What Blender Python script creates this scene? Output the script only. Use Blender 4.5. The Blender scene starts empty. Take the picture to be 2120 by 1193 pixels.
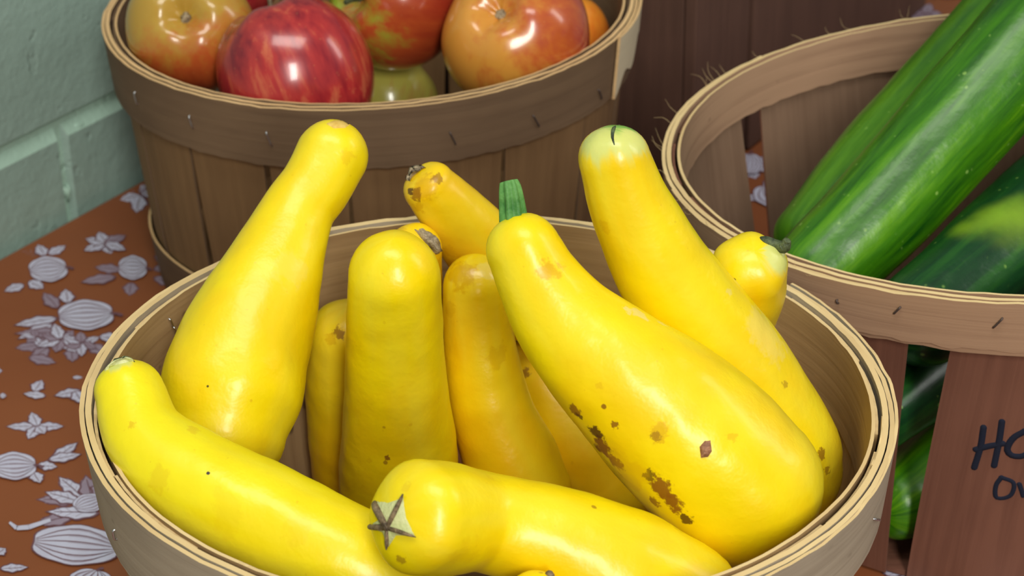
import bpy, bmesh, math, random
from math import sin, cos, pi, radians, sqrt, atan2, hypot
from mathutils import Vector, Matrix, noise
from mathutils.bvhtree import BVHTree
random.seed(7)
SC = bpy.context.scene
T = 0.74                      # height of the table top above the floor
F, PITCH, ROLL, H = 4209.3, 0.4754, -0.015, 0.517

# ------------------------------------------------------------------ camera
FWD = Vector((0, cos(PITCH), -sin(PITCH)))
_r, _d = Vector((1, 0, 0)), Vector((0, -sin(PITCH), -cos(PITCH)))
RT = _r * cos(ROLL) - _d * sin(ROLL)
DN = _r * sin(ROLL) + _d * cos(ROLL)
cam = bpy.data.cameras.new('camera')
cam.sensor_width = 36; cam.lens = F / 2120 * 36; cam.clip_start = 0.02
camo = bpy.data.objects.new('camera', cam); SC.collection.objects.link(camo)
CAM = Vector((0, 0, T + H))
m = Matrix.Identity(4)
for i in range(3):
    m[i][0] = RT[i]; m[i][1] = -DN[i]; m[i][2] = -FWD[i]; m[i][3] = CAM[i]
camo.matrix_world = m
SC.camera = camo
cam.dof.use_dof = True; cam.dof.focus_distance = 0.72; cam.dof.aperture_fstop = 22

# ------------------------------------------------------------------ world, lamps, exposure
SC.view_settings.view_transform = 'Standard'; SC.view_settings.look = 'None'
SC.view_settings.gamma = 1; SC.view_settings.use_curve_mapping = False
SC.view_settings.exposure = 0.31
w = bpy.data.worlds.new('world'); SC.world = w; w.use_nodes = True
w.node_tree.nodes['Background'].inputs[0].default_value = (0.92, 0.97, 1.0, 1)
w.node_tree.nodes['Background'].inputs[1].default_value = 0.17
def area(name, loc, target, sx, sy, power, col):
    l = bpy.data.lights.new(name, 'AREA'); l.shape = 'RECTANGLE'; l.size = sx; l.size_y = sy
    l.energy = power; l.color = col
    o = bpy.data.objects.new(name, l); SC.collection.objects.link(o)
    o.location = loc
    o.rotation_euler = (Vector(target) - Vector(loc)).to_track_quat('-Z', 'Y').to_euler()
    return o
area('window_light', (0.42, -1.7, T + 1.5), (0.0, 0.65, T + .12), 0.42, 1.15, 40, (1, .97, .91))
area('ceiling_lamp_above', (0.0, 0.2, T + 1.95), (0.1, 0.7, T), 1.1, 0.5, 13, (1, .97, .90))
area('ceiling_lamp_right', (2.4, 0.9, T + 1.7), (0.0, 0.9, T), 0.4, 1.2, 9, (1, .98, .93))

# ------------------------------------------------------------------ node helpers
def srgb(r, g, b):
    f = lambda c: (c / 255 / 12.92) if c / 255 <= .04045 else ((c / 255 + .055) / 1.055) ** 2.4
    return (f(r), f(g), f(b), 1)
class NT:
    def __init__(s, name):
        s.m = bpy.data.materials.new(name); s.m.use_nodes = True
        s.t = s.m.node_tree; s.b = s.t.nodes['Principled BSDF']
    def n(s, typ, **kw):
        o = s.t.nodes.new('ShaderNode' + typ)
        for k, v in kw.items():
            if k.startswith('i_'): 
                key = k[2:]; key = int(key) if key.isdigit() else key
                o.inputs[key].default_value = v
            else: setattr(o, k, v)
        return o
    def l(s, a, b): s.t.links.new(a, b)
    def noise(s, vec, scale, detail=3, rough=.5, dist=0):
        o = s.n('TexNoise', i_Scale=scale, i_Detail=detail, i_Roughness=rough, i_Distortion=dist)
        if vec is not None: s.l(vec, o.inputs['Vector'])
        return o.outputs['Fac']
    def ramp(s, fac, stops):
        o = s.n('ValToRGB'); e = o.color_ramp.elements
        while len(e) > 1: e.remove(e[-1])
        e[0].position = stops[0][0]; e[0].color = stops[0][1]
        for p, c in stops[1:]:
            k = e.new(p); k.color = c
        s.l(fac, o.inputs[0]); return o.outputs[0]
    def mix(s, fac, a, b, mode='MIX'):
        o = s.n('Mix', data_type='RGBA', blend_type=mode)
        for v, i in ((fac, 0), (a, 6), (b, 7)):
            if isinstance(v, (int, float, tuple)): o.inputs[i].default_value = v
            else: s.l(v, o.inputs[i])
        return o.outputs[2]
    def math(s, op, a, b=0.0, c=None):
        o = s.n('Math', operation=op)
        for v, i in ((a, 0), (b, 1), (c, 2)):
            if v is None: continue
            if isinstance(v, (int, float)): o.inputs[i].default_value = v
            else: s.l(v, o.inputs[i])
        return o.outputs[0]
    def range(s, v, a, b, c=0.0, d=1.0):
        o = s.n('MapRange', interpolation_type='SMOOTHSTEP')
        o.inputs[1].default_value = a; o.inputs[2].default_value = b
        o.inputs[3].default_value = c; o.inputs[4].default_value = d
        s.l(v, o.inputs[0]); return o.outputs[0]
    def vscale(s, vec, sc):
        o = s.n('Mapping'); o.inputs['Scale'].default_value = sc; s.l(vec, o.inputs[0]); return o.outputs[0]
    def bump(s, h, dist=.001, strength=.5):
        o = s.n('Bump', i_Strength=strength, i_Distance=dist); s.l(h, o.inputs['Height']); s.l(o.outputs[0], s.b.inputs['Normal'])
    def attr(s, name): return s.n('Attribute', attribute_name=name).outputs['Vector']
    def obj(s): return s.n('TexCoord').outputs['Object']
    def col(s, c): s.l(c, s.b.inputs['Base Color'])
    def set(s, **kw):
        for k, v in kw.items(): s.b.inputs[k.replace('_', ' ')].default_value = v

def wood(name, light, dark, stripe=1.0, rough=.75, spots=0.0):
    t = NT(name); g = t.attr('grain')
    n1 = t.noise(t.vscale(g, (5, 190, 1)), 1.0, 4, .6, .4)
    n2 = t.noise(t.vscale(g, (14, 40, 1)), 1.0, 3, .6)
    n3 = t.noise(t.obj(), 9, 2)
    f = t.math('ADD', t.math('MULTIPLY', n1, .55 * stripe), t.math('ADD', t.math('MULTIPLY', n2, .45), t.math('MULTIPLY', n3, .35)))
    c = t.ramp(f, [(.35, dark), (.85, light)])
    if spots:
        n4 = t.noise(t.vscale(g, (60, 110, 1)), 1.0, 1)
        c = t.mix(t.range(n4, .70, .78, 0, spots), c, (dark[0] * .35, dark[1] * .35, dark[2] * .3, 1))
    t.col(c); t.set(Roughness=rough, Specular_IOR_Level=.25)
    t.bump(n1, .0006, .5)
    return t.m
M = {}
M['tan'] = wood('tan_veneer', srgb(176, 146, 104), srgb(128, 99, 66), .9, spots=.8)
M['tan_edge'] = wood('tan_veneer_edge', srgb(232, 204, 150), srgb(190, 155, 105), 1.2)
M['grey_veneer'] = wood('grey_veneer', srgb(170, 156, 134), srgb(122, 108, 90), 1.6, spots=.4)
M['brown'] = wood('brown_veneer', srgb(126, 101, 76), srgb(92, 71, 53), .7)
M['brown_side'] = wood('warm_brown_stave', srgb(142, 110, 74), srgb(108, 80, 52), .7)
M['brown_edge'] = wood('brown_veneer_edge', srgb(226, 190, 138), srgb(182, 144, 98), 1.0)
M['red'] = wood('reddish_veneer', srgb(126, 84, 66), srgb(90, 55, 43), 1.3)
M['red_inside'] = wood('taupe_brown_inner_face', srgb(142, 114, 92), srgb(108, 82, 64), .9)
M['taupe'] = wood('taupe_veneer', srgb(170, 136, 108), srgb(122, 90, 70), 1.6, spots=.5)
M['dark'] = wood('dark_red_brown_veneer', srgb(98, 70, 58), srgb(72, 50, 41), 1.0)
M['pale_wood'] = wood('pale_weathered_veneer', srgb(205, 190, 160), srgb(140, 122, 98), 2.0)
t = NT('steel'); t.set(Metallic=1.0, Roughness=.32); t.b.inputs['Base Color'].default_value = (.55, .55, .56, 1); M['steel'] = t.m
t = NT('rusty_steel'); t.set(Metallic=.7, Roughness=.55); t.b.inputs['Base Color'].default_value = (.12, .09, .08, 1); M['rust'] = t.m
t = NT('black_marker'); t.set(Roughness=.9, Specular_IOR_Level=.1); t.b.inputs['Base Color'].default_value = srgb(36, 40, 54); M['ink'] = t.m

# ------------------------------------------------------------------ object helpers
def tag(o, label=None, cat=None, group=None, kind=None):
    if label: o['label'] = label
    if cat: o['category'] = cat
    if group: o['group'] = group
    if kind: o['kind'] = kind
    return o
def link(name, verts, faces, mats, parent=None, origin=None, smooth=True, grain=None, mi=None, vattr=None):
    org = Vector(origin) if origin is not None else Vector((0, 0, 0))
    me = bpy.data.meshes.new(name)
    me.from_pydata([tuple(Vector(v) - org) for v in verts], [], faces)
    for x in (mats if isinstance(mats, (list, tuple)) else [mats]): me.materials.append(x)
    if smooth: me.polygons.foreach_set('use_smooth', [True] * len(me.polygons))
    if mi: me.polygons.foreach_set('material_index', mi)
    for nm, data in (('grain', grain), ('gen', vattr)):
        if data:
            a = me.attributes.new(nm, 'FLOAT_VECTOR', 'POINT')
            a.data.foreach_set('vector', [c for v in data for c in v])
    me.update()
    o = bpy.data.objects.new(name, me); SC.collection.objects.link(o)
    o.location = org
    if parent is not None:
        o.parent = parent
        o.location = org - Vector(parent.location)
    return o
def empty(name, loc):
    o = bpy.data.objects.new(name, None); o.empty_display_size = .02
    SC.collection.objects.link(o); o.location = loc; return o
def ray(px, py): return (FWD + RT * ((px - 1060) / F) + DN * ((py - 596.5) / F))
def table_pt(px, py):
    r = ray(px, py); k = -H / r.z; p = CAM + r * k; return (p.x, p.y)
def bvh(objs):
    if not isinstance(objs, (list, tuple)): objs = [objs]
    vs, fs = [], []
    for o in objs:
        off = Vector(o.location) + (Vector(o.parent.location) if o.parent else Vector((0, 0, 0))); b = len(vs)
        vs += [v.co + off for v in o.data.vertices]; fs += [[b + i for i in p.vertices] for p in o.data.polygons]
    return BVHTree.FromPolygons(vs, fs)
def hit(tree, px, py, off=0.0):
    d = ray(px, py).normalized(); r = tree.ray_cast(CAM, d)
    if r[0] is None:
        p = CAM + d * 0.7
        for _ in range(4):
            q = tree.find_nearest(p); p = CAM + d * (q[0] - CAM).dot(d)
        r = tree.find_nearest(p)
    n = r[1] if r[1].dot(d) < 0 else -r[1]
    return r[0] + n * off, n

# ------------------------------------------------------------------ swept bodies (squash, courgette, stems, wires)
def catmull(P, n):
    out = []
    L = [0]
    for a, b in zip(P, P[1:]): L.append(L[-1] + sqrt(sum((a[k] - b[k]) ** 2 for k in range(3))))
    for j in range(n):
        s = L[-1] * j / (n - 1); i = 0
        while i < len(P) - 2 and L[i + 1] < s: i += 1
        h = L[i + 1] - L[i]; t = (s - L[i]) / h
        def tan(k, c):
            a, b = max(0, k - 1), min(len(P) - 1, k + 1)
            return (P[b][c] - P[a][c]) / (L[b] - L[a])
        row = []
        for c in range(4):
            p0, p1, m0, m1 = P[i][c], P[i + 1][c], tan(i, c) * h, tan(i + 1, c) * h
            row.append((2*t**3-3*t*t+1)*p0 + (t**3-2*t*t+t)*m0 + (-2*t**3+3*t*t)*p1 + (t**3-t*t)*m1)
        out.append(row)
    return out, L[-1]
def sweep(P, n=48, seg=40, cap0=1.0, cap1=1.0, pw=2.2, rib=0.0, ribn=5, ribend=0, bumps=0.0, seed=0, wob=0.0):
    """closed body along control points (x, y, z, r); returns verts, faces, gen(cos, sin, length)"""
    S, L = catmull(P, n)
    C = [Vector(s[:3]) for s in S]; R = [s[3] for s in S]
    t0 = (C[0] - C[1]).normalized(); t1 = (C[-1] - C[-2]).normalized()
    K = 9
    pre = []; post = []
    for k in range(K):
        a = (k + .35) / K
        x = sin(pi / 2 * (1 - a)); rr = (1 - x ** pw) ** (1 / pw)
        pre.append((C[0] + t0 * R[0] * cap0 * x, R[0] * rr))
        post.append((C[-1] + t1 * R[-1] * cap1 * x, R[-1] * rr))
    ring = pre + list(zip(C, R)) + post[::-1]
    verts = []; gen = []; faces = []
    T0 = (ring[1][0] - ring[0][0]).normalized()
    u = T0.orthogonal().normalized(); ln = 0
    N = len(ring)
    for i, (c, r) in enumerate(ring):
        a = ring[max(0, i - 1)][0]; b = ring[min(N - 1, i + 1)][0]
        t = (b - a).normalized()
        u = (u - t * u.dot(t)).normalized(); v = t.cross(u)
        if i: ln += (c - ring[i - 1][0]).length
        fr = i / (N - 1)
        w = max(0, 1 - fr * 3.2) if ribend == 0 else (max(0, 1 - (1 - fr) * 3.2) if ribend == 1 else 1)
        for k in range(seg):
            th = 2 * pi * k / seg
            d = u * cos(th) + v * sin(th)
            q = r * (1 + rib * (.25 + .75 * w) * cos(ribn * th))
            p = c + d * q
            if bumps:
                q += bumps * r * (noise.noise(p * 38 + Vector((seed * 3.1, 0, 0)))) + bumps * .35 * r * noise.noise(p * 120 + Vector((seed, 2, 0)))
                p = c + d * q
            verts.append(p); gen.append((cos(th), sin(th), ln))
    for i in range(N - 1):
        for k in range(seg):
            a, b = i * seg + k, i * seg + (k + 1) % seg
            faces.append((a, b, b + seg, a + seg))
    for c, i0, flip in ((ring[0][0], 0, True), (ring[-1][0], (N - 1) * seg, False)):
        pole = c + (t0 * R[0] * cap0 * .005 if flip else t1 * R[-1] * cap1 * .005)
        verts.append(pole); gen.append((0, 0, 0 if flip else ln)); q = len(verts) - 1
        for k in range(seg):
            a, b = i0 + k, i0 + (k + 1) % seg
            faces.append((q, b, a) if flip else (q, a, b))
    return verts, faces, gen
def wire(name, pts, r, mat, parent, n=14, seg=8):
    P = [(p[0], p[1], p[2], (r if isinstance(r, (int, float)) else r[i])) for i, p in enumerate(pts)]
    v, f, g = sweep(P, n=n, seg=seg)
    return link(name, v, f, mat, parent)

# ------------------------------------------------------------------ the setting: floor, wall, table, cloth
WP = Vector((-0.2954, 1.0545, 0)); WD = Vector((0.5203, 0.8540, 0)); WD.normalize()
WN = Vector((WD.y, -WD.x, 0))                       # points away from the wall, over the table
WALL0 = WP - WN * .004
def wp(s, h, o=0.0): return WALL0 + WD * s + WN * o + Vector((0, 0, h))
# block wall: bevelled painted blocks over a recessed mortar plane
def wall_hit(px, py):
    d = ray(px, py); k = (WALL0 - CAM).dot(WN) / d.dot(WN); p = CAM + d * k
    return (p - WALL0).dot(WD), p.z
js, jz = wall_hit(126, 254)
vs = []; fs = []; mi = []
def wq(q, i=0):
    b = len(vs); vs.extend(q); fs.append((b, b + 1, b + 2, b + 3)); mi.append(i)
BW, BH, G = .397, .200, .0026
s_lo, s_hi = -2.4, 2.6
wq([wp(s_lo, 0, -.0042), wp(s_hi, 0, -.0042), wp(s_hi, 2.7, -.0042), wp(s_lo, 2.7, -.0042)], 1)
row = -int(jz / BH) - 1
while jz + row * BH < 2.7:
    z0 = max(0.0, jz + row * BH + G); z1 = min(2.7, jz + (row + 1) * BH - G)
    off = js + (0 if row % 2 else BW / 2)
    k = int((s_lo - off) / BW) - 1
    while off + k * BW < s_hi:
        a, b = max(s_lo, off + k * BW + G), min(s_hi, off + (k + 1) * BW - G); k += 1
        if b - a < .02 or z1 - z0 < .02: continue
        e = .0022
        o4 = [wp(a, z0, -.0042), wp(b, z0, -.0042), wp(b, z1, -.0042), wp(a, z1, -.0042)]
        i4 = [wp(a + e, z0 + .0012), wp(b - e, z0 + .0012), wp(b - e, z1 - .0075), wp(a + e, z1 - .0075)]
        wq(i4)
        for q in range(4): wq([o4[q], o4[(q + 1) % 4], i4[(q + 1) % 4], i4[q]], 1 if q in (1, 2) else 0)  # only top and right bevels take the paler mint, like the backing
    row += 1
bm_ = len(vs)
for nm, ca, cb in (('pale_joint', srgb(160, 190, 172), srgb(172, 204, 186)), ('painted_block', srgb(140, 161, 150), srgb(152, 178, 165))):  # joint colour is a paler tone of the block mint
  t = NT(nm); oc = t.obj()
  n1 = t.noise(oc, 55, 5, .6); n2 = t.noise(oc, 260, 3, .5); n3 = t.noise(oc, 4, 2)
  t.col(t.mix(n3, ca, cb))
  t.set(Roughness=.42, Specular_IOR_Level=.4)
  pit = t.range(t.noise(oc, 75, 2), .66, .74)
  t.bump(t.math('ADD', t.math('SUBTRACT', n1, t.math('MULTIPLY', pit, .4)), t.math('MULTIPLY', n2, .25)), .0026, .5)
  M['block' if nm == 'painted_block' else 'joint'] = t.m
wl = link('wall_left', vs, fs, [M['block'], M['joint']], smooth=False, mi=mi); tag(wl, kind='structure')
# lumps of paint and mortar left along the joints
vs, fs, _g = [], [], None
def lump(s, h, ls, lh, th):
    b = len(vs); K = 12
    for j in range(4):
        rr = (1, .8, .45, 0.05)[j]; oo = (0, .55, .9, 1)[j] * th - .0034
        for k in range(K):
            a = 2 * pi * k / K; wv = 1 + .3 * sin(3 * a + s * 90) + .2 * sin(5 * a + h * 70)
            vs.append(wp(s + cos(a) * ls * rr * wv, h + sin(a) * lh * rr * wv, oo))
    for j in range(3):
        for k in range(K): fs.append((b + j*K + k, b + j*K + (k+1) % K, b + (j+1)*K + (k+1) % K, b + (j+1)*K + k))
for px, py, a, b_, th in ((168, 262, .006, .0024, .0030), (150, 284, .0045, .0028, .0030), (146, 400, .0025, .005, .0030)):
    s, h = wall_hit(px, py); lump(s, h, a, b_, th)
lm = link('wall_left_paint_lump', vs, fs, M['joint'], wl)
lm.name = 'paint_lumps'

fl = NT('floor_tile'); fl.col(fl.mix(fl.noise(fl.obj(), 12, 4), srgb(120, 108, 92), srgb(150, 138, 120))); fl.set(Roughness=.5)
fo = link('floor', [(-4, -4, 0), (5, -4, 0), (5, 5, 0), (-4, 5, 0)], [(0, 1, 2, 3)], fl.m, smooth=False); tag(fo, kind='structure')

def tp(s, o, z): p = WP + WD * s + WN * o; return Vector((p.x, p.y, z))
S0, S1, O0, O1 = -.92, 1.05, .006, .86
def box_on_table(name, s0, s1, o0, o1, z0, z1, mat, parent):
    v = [tp(s, o, z) for z in (z0, z1) for s, o in ((s0, o0), (s1, o0), (s1, o1), (s0, o1))]
    f = [(0, 1, 2, 3), (7, 6, 5, 4), (0, 4, 5, 1), (1, 5, 6, 2), (2, 6, 7, 3), (3, 7, 4, 0)]
    return link(name, v, f, mat, parent, smooth=False)
pl = NT('table_plastic'); pl.b.inputs['Base Color'].default_value = (.55, .53, .5, 1); pl.set(Roughness=.5)
tab = empty('folding_table', tp((S0 + S1) / 2, (O0 + O1) / 2, 0))
tag(tab, 'folding table covered by the orange printed cloth, against the block wall', 'table')
box_on_table('table_top', S0, S1, O0, O1, T - .035, T - .003, pl.m, tab)
for s in (S0 + .08, S1 - .11):
    for o in (O0 + .06, O1 - .09):
        box_on_table('leg', s, s + .03, o, o + .03, 0, T - .0352, M['steel'], tab)

# cloth: flat top with a turned-down hem on the free sides
cl = NT('orange_cloth'); oc = cl.obj()
weave = cl.noise(cl.vscale(oc, (900, 900, 900)), 1, 1)
cl.col(cl.mix(cl.noise(oc, 14, 3), srgb(130, 72, 39), srgb(140, 80, 45)))
cl.set(Roughness=.55, Specular_IOR_Level=.35); cl.bump(cl.noise(oc, 16, 3), .004, .35)
def flatmat(name, a, b, sc=90):
    q = NT(name); q.col(q.mix(q.noise(q.obj(), sc, 4, .7), a, b)); q.set(Roughness=.55, Specular_IOR_Level=.3); return q.m
MW = flatmat('print_white', srgb(206, 208, 226), srgb(178, 174, 194))
MP = flatmat('print_mauve', srgb(118, 84, 94), srgb(96, 60, 66))
MS = flatmat('print_shade', srgb(160, 148, 164), srgb(132, 110, 124))
cv, cf, cm = [], [], []
ns, no = 100, 44
E0, E1, E2 = .0035, .007, .25
def cz(s, o):
    return T + .0004 + 0*s
ss = [S0 - E1, S0 - E0] + [S0 + (S1 - S0) * i / ns for i in range(ns + 1)] + [S1 + E0, S1 + E1]
oo = [O0 - .002] + [O0 + (O1 - O0) * i / no for i in range(no + 1)] + [O1 + E0, O1 + E1]
for i, s in enumerate(ss):
    for j, o in enumerate(oo): cv.append(tp(s, o, T - (.0025 if (i in (0, len(ss)-1) or j == len(oo)-1) else 0)))
W_ = len(oo)
for i in range(len(ss) - 1):
    for j in range(W_ - 1): cf.append((i*W_ + j, (i+1)*W_ + j, (i+1)*W_ + j + 1, i*W_ + j + 1)); cm.append(0)
def drop(line, outdir):
    """hanging side of the cloth with soft folds"""
    b = len(cv); K = 7
    for k in range(K):
        fz = k / (K - 1)
        for q, p in enumerate(line):
            fold = .012 * fz * (1 + sin(q * 1.1) + .6 * sin(q * .47 + 1))
            x = p + outdir * fold; cv.append(Vector((x.x, x.y, T - .0025 - fz * .26)))
    n = len(line)
    for k in range(K - 1):
        for q in range(n - 1): cf.append((b + k*n + q, b + k*n + q + 1, b + (k+1)*n + q + 1, b + (k+1)*n + q)); cm.append(0)
drop([tp(S0 + (S1 - S0) * i / 90 if 0 < i < 90 else (S0 - E1 if i == 0 else S1 + E1), O1 + E1, 0) for i in range(91)], WN)
drop([tp(S0 - E1, O0 + (O1 - O0) * i / 50, 0) for i in range(51)], -WD)
drop([tp(S1 + E1, O0 + (O1 - O0) * i / 50, 0) for i in range(51)], WD)
# printed motifs, each drawn in a local frame and mapped onto the cloth
def poly(pts, layer, mat, mp):
    q = [mp(x, y) for x, y in pts]
    q = [p for p in q]
    for p in q:
        dd = Vector((p[0], p[1], 0)) - WP; s, o = dd.dot(WD), dd.dot(WN)
        if not (S0 < s < S1 and O0 + .0005 < o < O1): return
    b = len(cv)
    for p in q: cv.append(Vector((p[0], p[1], T + .000018 * layer)))
    a = sum(q[i][0]*q[(i+1) % len(q)][1] - q[(i+1) % len(q)][0]*q[i][1] for i in range(len(q)))
    idx = list(range(b, b + len(q)))
    cf.append(idx if a > 0 else idx[::-1]); cm.append(mat)
def stroke(pts, wd, layer, mat, mp):
    n = len(pts)
    for i in range(n - 1):
        (x0, y0), (x1, y1) = pts[i], pts[i + 1]; L = hypot(x1 - x0, y1 - y0) or 1
        nx, ny = -(y1 - y0) / L, (x1 - x0) / L
        w0 = wd * (.35 + .65 * sin(pi * (i + .3) / n)); w1 = wd * (.35 + .65 * sin(pi * (i + 1.3) / n))
        poly([(x0 - nx*w0, y0 - ny*w0), (x0 + nx*w0, y0 + ny*w0), (x1 + nx*w1, y1 + ny*w1), (x1 - nx*w1, y1 - ny*w1)], layer, mat, mp)
def rot(mp, cx, cy, a, k=1.0):
    ca, sa = cos(a), sin(a)
    return lambda x, y: mp(cx + (x * ca - y * sa) * k, cy + (x * sa + y * ca) * k)
LC = [0]
def leaf(mp, x, y, L, W, a, white=1):
    LC[0] += 1; b0 = 4 * (LC[0] % 11)
    q = rot(mp, x, y, a)
    out = []; inn = []; K = 14
    for k in range(K + 1):
        t_ = k / K; wv = W * sin(pi * t_ ** .8) * (1 + .13 * sin(t_ * 19))
        out.append((t_ * L, wv)); 
    up = out; dn = [(a_, -b_) for a_, b_ in reversed(out[1:-1])]
    poly([(p[0] * 1.04 - L * .02, p[1] * 1.12) for p in up + dn], b0 + 1, 2, q)
    poly([(L * .04 + p[0] * .92, p[1] * .86) for p in up + dn], b0 + 2, white, q)
    stroke([(L * .05, 0), (L * .4, W * .08), (L * .85, 0)], W * .07, b0 + 3, 2, q)
    for s_ in (-1, 1):
        for t_ in (.3, .5, .68): stroke([(L * t_, 0), (L * (t_ + .13), s_ * W * .62)], W * .04, b0 + 3, 3, q)
def pumpkin(mp, x, y, rx, ry, a):
    q = rot(mp, x, y, a); K = 40
    def lob(k_): return [(k_ * rx * cos(2*pi*i/K) * (1 + .03 * cos(16*pi*i/K)), k_ * ry * sin(2*pi*i/K) * (1 + .05 * cos(12*pi*i/K))) for i in range(K)]
    poly(lob(1.03), 50, 2, q); poly(lob(.985), 51, 1, q)
    for e in (-.82, -.5, -.16, .2, .54, .84):
        stroke([(rx * e * sin(pi * (.06 + .88 * j / 8)) * .98, -ry * .93 + 1.86 * ry * j / 8) for j in range(9)], rx * .03, 52, 2, q)
        stroke([(rx * (e + .07) * sin(pi * (.1 + .5 * j / 5)) * .98, -ry * .8 + ry * j / 5) for j in range(6)], rx * .016, 52, 3, q)
    stroke([(0, -ry * .85), (rx * .05, -ry * 1.1), (rx * .2, -ry * 1.3)], rx * .1, 52, 2, q)
def rosette(mp, x, y, R_, n=6, a=0):
    for k in range(n): leaf(mp, x, y, R_ * (1 if k % 2 else .8), R_ * .26, a + 2 * pi * k / n, 1 if k % 2 else 3)
    for k in range(5): leaf(mp, x + R_ * .12 * cos(k * 1.3), y + R_ * .1 * sin(k * 1.3), R_ * .42, R_ * .15, a + .5 + 2 * pi * k / 5, 1)
def sprig(mp, pts, n, L, W):
    stroke(pts, W * .12, 3, 2, mp)
    for k in range(n):
        x, y = pts[min(len(pts) - 1, int(k * len(pts) / n))]; leaf(mp, x, y, L * random.uniform(.7, 1), W, random.uniform(0, 6.28))
def pix(x, y): return table_pt(x, y)
Dg = radians
# squeezed frame: pixel coordinates with y foreshortened, so angles read as in the photograph
def sq(cx, cy, k=.62): return lambda x, y: table_pt(cx + x, cy + y * k)
pumpkin(sq(100, 560), 0, 0, 42, 40, Dg(80))
leaf(sq(90, 535), 0, 0, 60, 13, Dg(215)); leaf(sq(92, 530), 0, 0, 40, 14, Dg(250)); leaf(sq(100, 528), 0, 0, 48, 12, Dg(-40)); leaf(sq(50, 590), 0, 0, 48, 13, Dg(150)); leaf(sq(60, 583), 0, 0, 40, 16, Dg(40))
for a, L in ((150, 52), (200, 44), (250, 40), (-30, 50), (30, 50), (70, 36)): leaf(sq(218, 505), 0, 0, L, 14, Dg(a), 1 if a > 0 else 3)
for a, L in ((100, 60), (160, 48), (200, 50), (250, 55), (-60, 60), (-20, 50)): leaf(sq(292, 405), 0, 0, L, 17, Dg(a), 1)
pumpkin(sq(312, 400), 0, 0, 26, 40, 0)
leaf(sq(330, 452), 0, 0, 40, 14, Dg(100)); leaf(sq(120, 478), 0, 0, 40, 10, Dg(200)); leaf(sq(180, 442), 0, 0, 42, 8, Dg(185))
pumpkin(sq(275, 557), 0, 0, 40, 30, Dg(90))
for x, y, a, L in ((240, 575, 165, 75), (272, 585, 95, 45), (318, 560, -25, 60), (318, 575, 25, 60), (330, 545, -70, 40), (250, 560, 190, 55)): leaf(sq(x, y), 0, 0, L, 15, Dg(a), 3)
pumpkin(sq(178, 655), 0, 0, 50, 58, Dg(84))
for x, y, a, L in ((120, 660, 165, 95), (110, 672, 145, 90), (140, 690, 178, 110), (120, 640, 240, 60), (140, 630, 265, 48), (205, 700, 5, 50), (180, 712, 40, 60), (90, 715, 170, 60), (100, 720, 130, 55), (150, 720, 90, 50), (60, 740, 20, 60)): leaf(sq(x, y), 0, 0, L, 16, Dg(a), 1 if a % 2 else 3)
rosette(sq(125, 705), 0, 0, 55, 7); rosette(sq(168, 712), 0, 0, 46, 6, .5); rosette(sq(75, 700), 0, 0, 34, 6, .3)
leaf(sq(70, 812), 0, 0, 42, 14, Dg(-65)); leaf(sq(95, 822), 0, 0, 48, 12, Dg(190)); leaf(sq(170, 812), 0, 0, 60, 15, Dg(165)); leaf(sq(155, 812), 0, 0, 48, 17, Dg(65)); leaf(sq(0, 822), 0, 0, 14, 9, Dg(0)); leaf(sq(-30, 768), 0, 0, 36, 18, Dg(0)); leaf(sq(150, 782), 0, 0, 22, 6, 0)
for a, L in ((180, 66), (255, 50), (0, 55), (115, 48), (60, 30)): leaf(sq(78, 884), 0, 0, L, 14, Dg(a))
pumpkin(sq(30, 968), 0, 0, 46, 46, Dg(86))
for x, y, a, L in ((78, 965, 8, 42), (108, 955, -48, 80), (100, 955, -16, 72), (70, 980, 70, 40)): leaf(sq(x, y), 0, 0, L, 15, Dg(a))
pumpkin(sq(158, 1132), 0, 0, 66, 92, Dg(98))
for x, y, a, L in ((170, 1030, 235, 85), (170, 1035, 180, 95), (165, 1040, 205, 80), (190, 1040, 262, 90), (200, 1030, 290, 60), (150, 1070, 160, 80), (215, 1120, 40, 60)): leaf(sq(x, y), 0, 0, L, 20, Dg(a), 1 if a % 2 else 3)
leaf(sq(205, 1065), 0, 0, 110, 22, Dg(183)); stroke([(20, 1085), (35, 1097), (60, 1095), (105, 1080)], 5, 49, 1, pix)
pumpkin(sq(185, 1045), 0, 0, 30, 34, Dg(60))
pumpkin(sq(190, 1205), 0, 0, 46, 36, Dg(20)); leaf(sq(0, 1180), 0, 0, 60, 14, Dg(-5)); leaf(sq(-10, 1150), 0, 0, 30, 14, Dg(-40))
for a in range(6): leaf(sq(1553, 345), 0, 0, 44, 17, Dg(60 * a + 15), 1)
pumpkin(sq(1552, 342), 0, 0, 26, 34, 0)
for a in range(5): leaf(sq(1915, 30), 0, 0, 36, 13, Dg(72 * a), 3)
# the repeat goes on over the rest of the cloth
used = [table_pt(x, y) for x, y in ((100, 560), (218, 505), (292, 405), (275, 557), (178, 655), (125, 705), (100, 812), (78, 884), (45, 968), (158, 1132), (180, 1040), (1553, 345), (1915, 30))]
for _ in range(520):
    s, o = random.uniform(S0 + .03, S1 - .03), random.uniform(O0 + .03, O1 - .03)
    p = tp(s, o, 0)
    if min(hypot(p.x - x, p.y - y) for x, y in used) < .046: continue
    vis = (p - Vector((0, 0, 0)))
    # leave the hand-placed region (front left of the baskets) as it is
    if -.36 < p.x < -.12 and .70 < p.y < 1.22: continue
    used.append((p.x, p.y)); a = random.uniform(0, 6.28)
    mp = (lambda cx, cy: (lambda x, y: (cx + x, cy + y)))(p.x, p.y)
    if random.random() < .5:
        for k in range(4): leaf(mp, 0, 0, .03, .005, a + 1.4 * k)
        pumpkin(mp, 0, 0, .014, .018, a)
    else:
        for k in range(6): leaf(mp, 0, 0, random.uniform(.014, .022), .0045, a + 1.05 * k, random.choice((1, 3)))
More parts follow.
